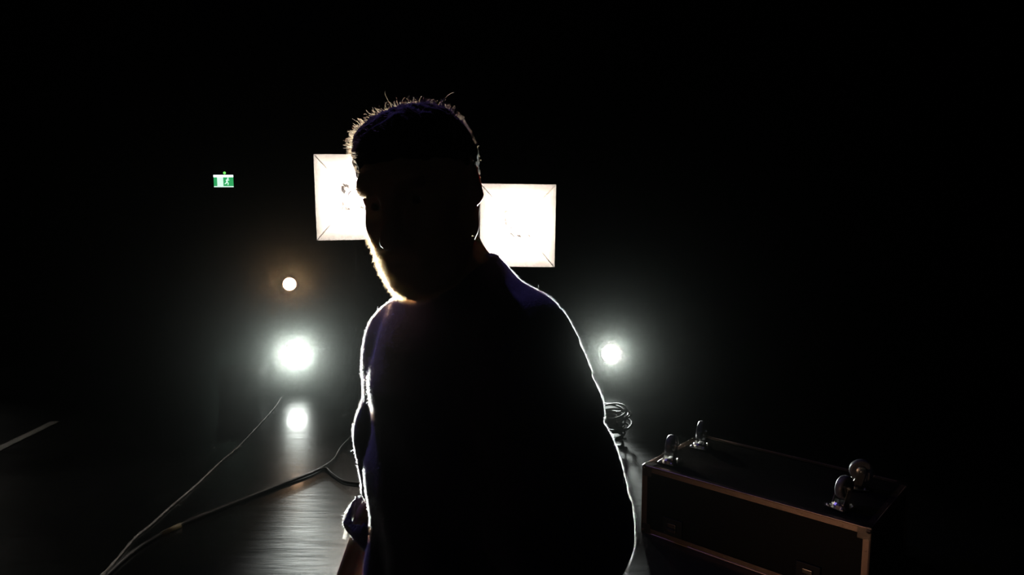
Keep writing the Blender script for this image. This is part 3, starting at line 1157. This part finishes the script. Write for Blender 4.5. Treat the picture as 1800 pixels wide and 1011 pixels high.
# beard and eyebrows
bl = to_head(BODY_CO)
fcb = bl[BODY_F].mean(1)
ax_, ay_, az_ = np.abs(fcb[:, 0]), fcb[:, 1], fcb[:, 2]
top = np.interp(ax_, [0, .028, .045, .06, .08], [-.050, -.052, -.040, -.015, .0])
beard = (az_ < top) & (az_ > -.128) & (ay_ < -.022) & (ay_ > -.112) & (ax_ < .070)
lip = (ax_ < .024) & (az_ > -.082) & (az_ < -.060) & (ay_ < -.09)
beard &= ~lip
beard &= ~((az_ < -.095) & (ay_ > -.045))
p, n = scatter(BODY_CO, BODY_F, 6000, beard.astype(float))
dn = np.array((0, -.25, -1.0)) @ HR.T
L = (.004 + .006 * RNG.random(len(p)) ** 1.5)[:, None]
d0 = n * .55 + dn * .6 + .4 * RNG.standard_normal(n.shape)
d0 /= np.linalg.norm(d0, axis=1)[:, None]
d1 = d0 + .6 * dn + .4 * RNG.standard_normal(n.shape)
d1 /= np.linalg.norm(d1, axis=1)[:, None]
pts = np.stack([p - n * .001, p + d0 * L * .5, p + d0 * L * .5 + d1 * L * .5], 1)
strands('beard', pts - ORG, .00008, M['beardhair'], person)
for s in (-1, 1):
    brow = (fcb[:, 0] * s > .012) & (fcb[:, 0] * s < .046) & (az_ > .017 - .12 * (ax_ - .03) ** 2) & (az_ < .029) & (ay_ < -.066)
    p, n = scatter(BODY_CO, BODY_F, 350, brow.astype(float))
    d0 = n * .5 + (np.array((s * .8, 0, .15)) @ HR.T)
    d0 /= np.linalg.norm(d0, axis=1)[:, None]
    pts = np.stack([p - n * .001, p + d0 * .004, p + d0 * .008 - n * .001], 1)
    strands('eyebrow', pts - ORG, .0001, M['strand'], person)

# t-shirt: loose torso, long wide sleeves to the elbow
SHIRT = [(.84, 0, .0, .216, .162), (.95, 0, .0, .208, .156), (1.06, 0, .0, .178, .137), (1.12, 0, .0, .176, .136), (1.25, 0, .0, .172, .132), (1.34, 0, .0, .168, .128), (1.41, 0, .0, .160, .112), (1.46, .002, -.002, .135, .094), (1.50, .004, .0, .088, .076), (1.535, .004, .012, .062, .064)]
SF = Field(axis(-.46, .34, (), .005), axis(.70, 1.50, (), .005), axis(.80, 1.60, (), .005))
loft(SF, SHIRT, 0)
HEM_L, HEM_R = EL_L + (EL_L - SH_L) * .06, EL_R + (EL_R - SH_R) * .22 + Fv * .012
SF.cone(SH_L + np.array((0, 0, -.006)), SH_L + (HEM_L - SH_L) * .5, .068, .084, .05)
SF.cone(SH_L + (HEM_L - SH_L) * .5, SH_L + (HEM_L - SH_L) * .85, .084, .086, .03)
SF.cone(SH_L + (HEM_L - SH_L) * .85, HEM_L, .084, .074, .03)
SF.cone(SH_R + np.array((0, 0, -.05)), SH_R + (HEM_R - SH_R) * .5, .062, .066, .05)
SF.cone(SH_R + (HEM_R - SH_R) * .5, SH_R + (HEM_R - SH_R) * .90, .066, .060, .02)
SF.cone(SH_R + (HEM_R - SH_R) * .90, HEM_R, .060, .076, .02)
SF.cone(bp(.05, -.005, 1.485), SH_L, .042, .055, .04)
SF.cone(bp(-.05, -.005, 1.470), SH_R + np.array((0, 0, -.05)), .038, .048, .04)
# fabric folds
sl, X, Y, Z = SF.region((-1, -1, -1), (3, 3, 3))
u = (X - ORG[0]) * Rv[0] + (Y - ORG[1]) * Rv[1]
v = (X - ORG[0]) * Fv[0] + (Y - ORG[1]) * Fv[1]
fold = .0050 * np.sin(38 * Z + 16 * u - 9 * v + 1.2 * np.sin(30 * v)) * np.clip((1.45 - Z) / .15, 0, 1)
fold = fold + .0035 * np.sin(70 * u + 14 * Z + 2 * np.sin(20 * v)) * np.clip((1.3 - Z) / .2, 0, 1)
SF.v = (SF.v + fold).astype(np.float32)


def cut_end(p, d, r):
    """cut a sleeve square behind plane (p, d) and hollow it out"""
    q = (X - p[0]) * d[0] + (Y - p[1]) * d[1] + (Z - p[2]) * d[2]
    rad = np.sqrt(np.maximum(0, (X - p[0]) ** 2 + (Y - p[1]) ** 2 + (Z - p[2]) ** 2 - q * q))
    local = rad < .125
    SF.v = np.where(local & (q > -.01) & (q < .2), np.maximum(SF.v, q), SF.v).astype(np.float32)
    hollow = np.maximum(rad - r, -q - .07)
    SF.v = np.where(local & (q < .2), np.maximum(SF.v, -hollow), SF.v).astype(np.float32)


dl = (HEM_L - SH_L) / np.linalg.norm(HEM_L - SH_L)
dr = (HEM_R - SH_R) / np.linalg.norm(HEM_R - SH_R)
cut_end(HEM_L + dl * .02, dl, .070)
cut_end(HEM_R + dr * .01, dr, .068)
# neck opening
SF.cone(bp(.004, .012, 1.515), hp(0, .02, -.06), .057, .060, .008, 's')
# bottom opening
SF.v = np.where((Z < .90), np.maximum(SF.v, -(np.sqrt((u / .192) ** 2 + (v / .138) ** 2) - 1) * .15), SF.v).astype(np.float32)
sco, sF = SF.mesh('t_shirt')
sco = relax(sco, sF, 2, .5)
# sideways ease of the near sleeve: folds and drape along its outer line (height, shift)
FIT = np.array([(1.60, .0), (1.515, .008), (1.5003, 0.0158), (1.4976, 0.0164), (1.49, 0.0044), (1.4785, -0.0044), (1.464, -0.0066), (1.4487, -0.0073), (1.4358, -0.0032), (1.4312, -0.0048), (1.425, -0.0025), (1.4081, 0.0011), (1.3924, 0.0028), (1.3892, -0.0001), (1.3786, 0.0013), (1.3646, 0.0022), (1.3543, 0.0005), (1.3441, -0.0033), (1.3293, -0.0101), (1.3254, -0.0116), (1.3184, -0.0088), (1.3046, -0.0036), (1.2851, 0.0023), (1.2694, 0.007), (1.2497, 0.0091), (1.23, 0.005), (1.2227, 0.0054), (1.2044, -0.0011), (1.1837, -0.0052), (1.1681, -0.0056), (1.1597, -0.0075), (1.1456, -0.0091), (1.1357, -0.0107), (1.10, -.012), (.80, -.012)])[::-1]
su = (sco - ORG) @ Rv
sw = np.clip((su - .06) / .12, 0, 1)
sco[:, 0] += np.interp(sco[:, 2], FIT[:, 0], FIT[:, 1]) * sw * sw * (3 - 2 * sw)
shirt = mesh_from('t_shirt', sco - ORG, sF, M['shirt'], person)
# ribbed collar
ck = []
for k in range(40):
    a = 2 * math.pi * k / 40
    w = bp(.004 + .060 * math.cos(a), .012 + .063 * math.sin(a), 1.524 + .012 * abs(math.cos(a)) - .022 * max(0, math.sin(a)))
    ck.append(Vector(w - ORG))
obj('collar', tube(bmesh.new(), ck, .0075, 8, closed=True), M['shirt'], shirt, True)
# stitched seam bands round the sleeve ends
tg = bmesh.new()
tpz = HEM_R + dr * .008 + np.array((-1, 0, 0)) * .074 + np.array((0, -.02, 0))
bx(tg, (-.0035, -.0008, -.016), (.0035, .0008, .004), .0004, Matrix.Translation(Vector(tpz - ORG)) @ Matrix.Rotation(.25, 4, 'Y'))
obj('sleeve_label', tg, M['label'], shirt)['label'] = 'small white label on the sleeve end'
# cotton fuzz
p, n = scatter(sco, sF, 130000)
L = (.0018 + .0028 * RNG.random(len(p)) ** 1.5)
L = np.where(RNG.random(len(p)) < .01, L * 2.4, L)[:, None]
d0 = n + .75 * RNG.standard_normal(n.shape)
d0 /= np.linalg.norm(d0, axis=1)[:, None]
d1 = d0 + .8 * RNG.standard_normal(n.shape)
d1 /= np.linalg.norm(d1, axis=1)[:, None]
pts = np.stack([p - n * .0004, p + d0 * L * .55, p + d0 * L * .55 + d1 * L * .45], 1)
strands('cotton_fuzz', pts - ORG, .00006, M['fuzz'], shirt)

# trousers and shoes
TF = Field(axis(-.45, .30, (), .007), axis(.75, 1.42, (), .007), axis(.02, 1.06, (), .008))
loft(TF, [(.80, 0, 0, .172, .124), (.95, 0, 0, .170, .120), (1.01, 0, 0, .158, .116)], 0)
for s in (-1, 1):
    hipj, kn, an = bp(s * .095, 0, .88), bp(s * .112, .02, .50), bp(s * .122, -.02, .06)
    TF.cone(hipj, kn, .096, .078, .03)
    TF.cone(kn, an, .078, .068, .02)
    TF.cone(bp(s * .095, -.04, .88), bp(s * .1, -.03, .8), .10, .09, .03)
sl, X, Y, Z = TF.region((-1, -1, -1), (3, 3, 3))
TF.v = (TF.v + .004 * np.sin(60 * Z + 14 * X) * np.clip((.6 - Z) / .4, 0, 1)).astype(np.float32)
TF.v = np.maximum(TF.v, np.maximum(.075 - Z, Z - 1.03)).astype(np.float32)
tco, tF = TF.mesh('trousers')
mesh_from('trousers', relax(tco, tF, 2) - ORG, tF, M['denim'], person)
for s in (-1, 1):
    f = Field(axis(-.50, .32, (), .006), axis(.70, 1.42, (), .006), axis(-.02, .15, (), .005))
    heel, ball, toe = bp(s * .12, -.055, .05), bp(s * .143, .11, .042), bp(s * .152, .175, .036)
    f.cone(heel, ball, .046, .046, .02)
    f.cone(ball, toe, .046, .036, .02)
    f.cone(heel + np.array((0, 0, .01)), bp(s * .122, -.025, .11), .044, .046, .02)
    f.v = np.maximum(f.v, .016 - f.a[2][None, None, :]).astype(np.float32)
    c_, f_ = f.mesh('shoe')
    so = mesh_from('shoe', relax(c_, f_, 1) - ORG, f_, M['shoe'], person)
    g = Field(f.a[0], f.a[1], axis(-.01, .04, (), .004))
    for a, b, ra, rb in ((heel, ball, .050, .050), (ball, toe, .050, .040)):
        a, b = a.copy(), b.copy()
        a[2] = b[2] = .012
        g.cone(a, b, ra, rb, .01)
    g.v = np.maximum(g.v, np.maximum(.001 - g.a[2][None, None, :], g.a[2][None, None, :] - .02)).astype(np.float32)
    c_, f_ = g.mesh('sole')
    mesh_from('sole', c_ - ORG, f_, M['sole'], so)
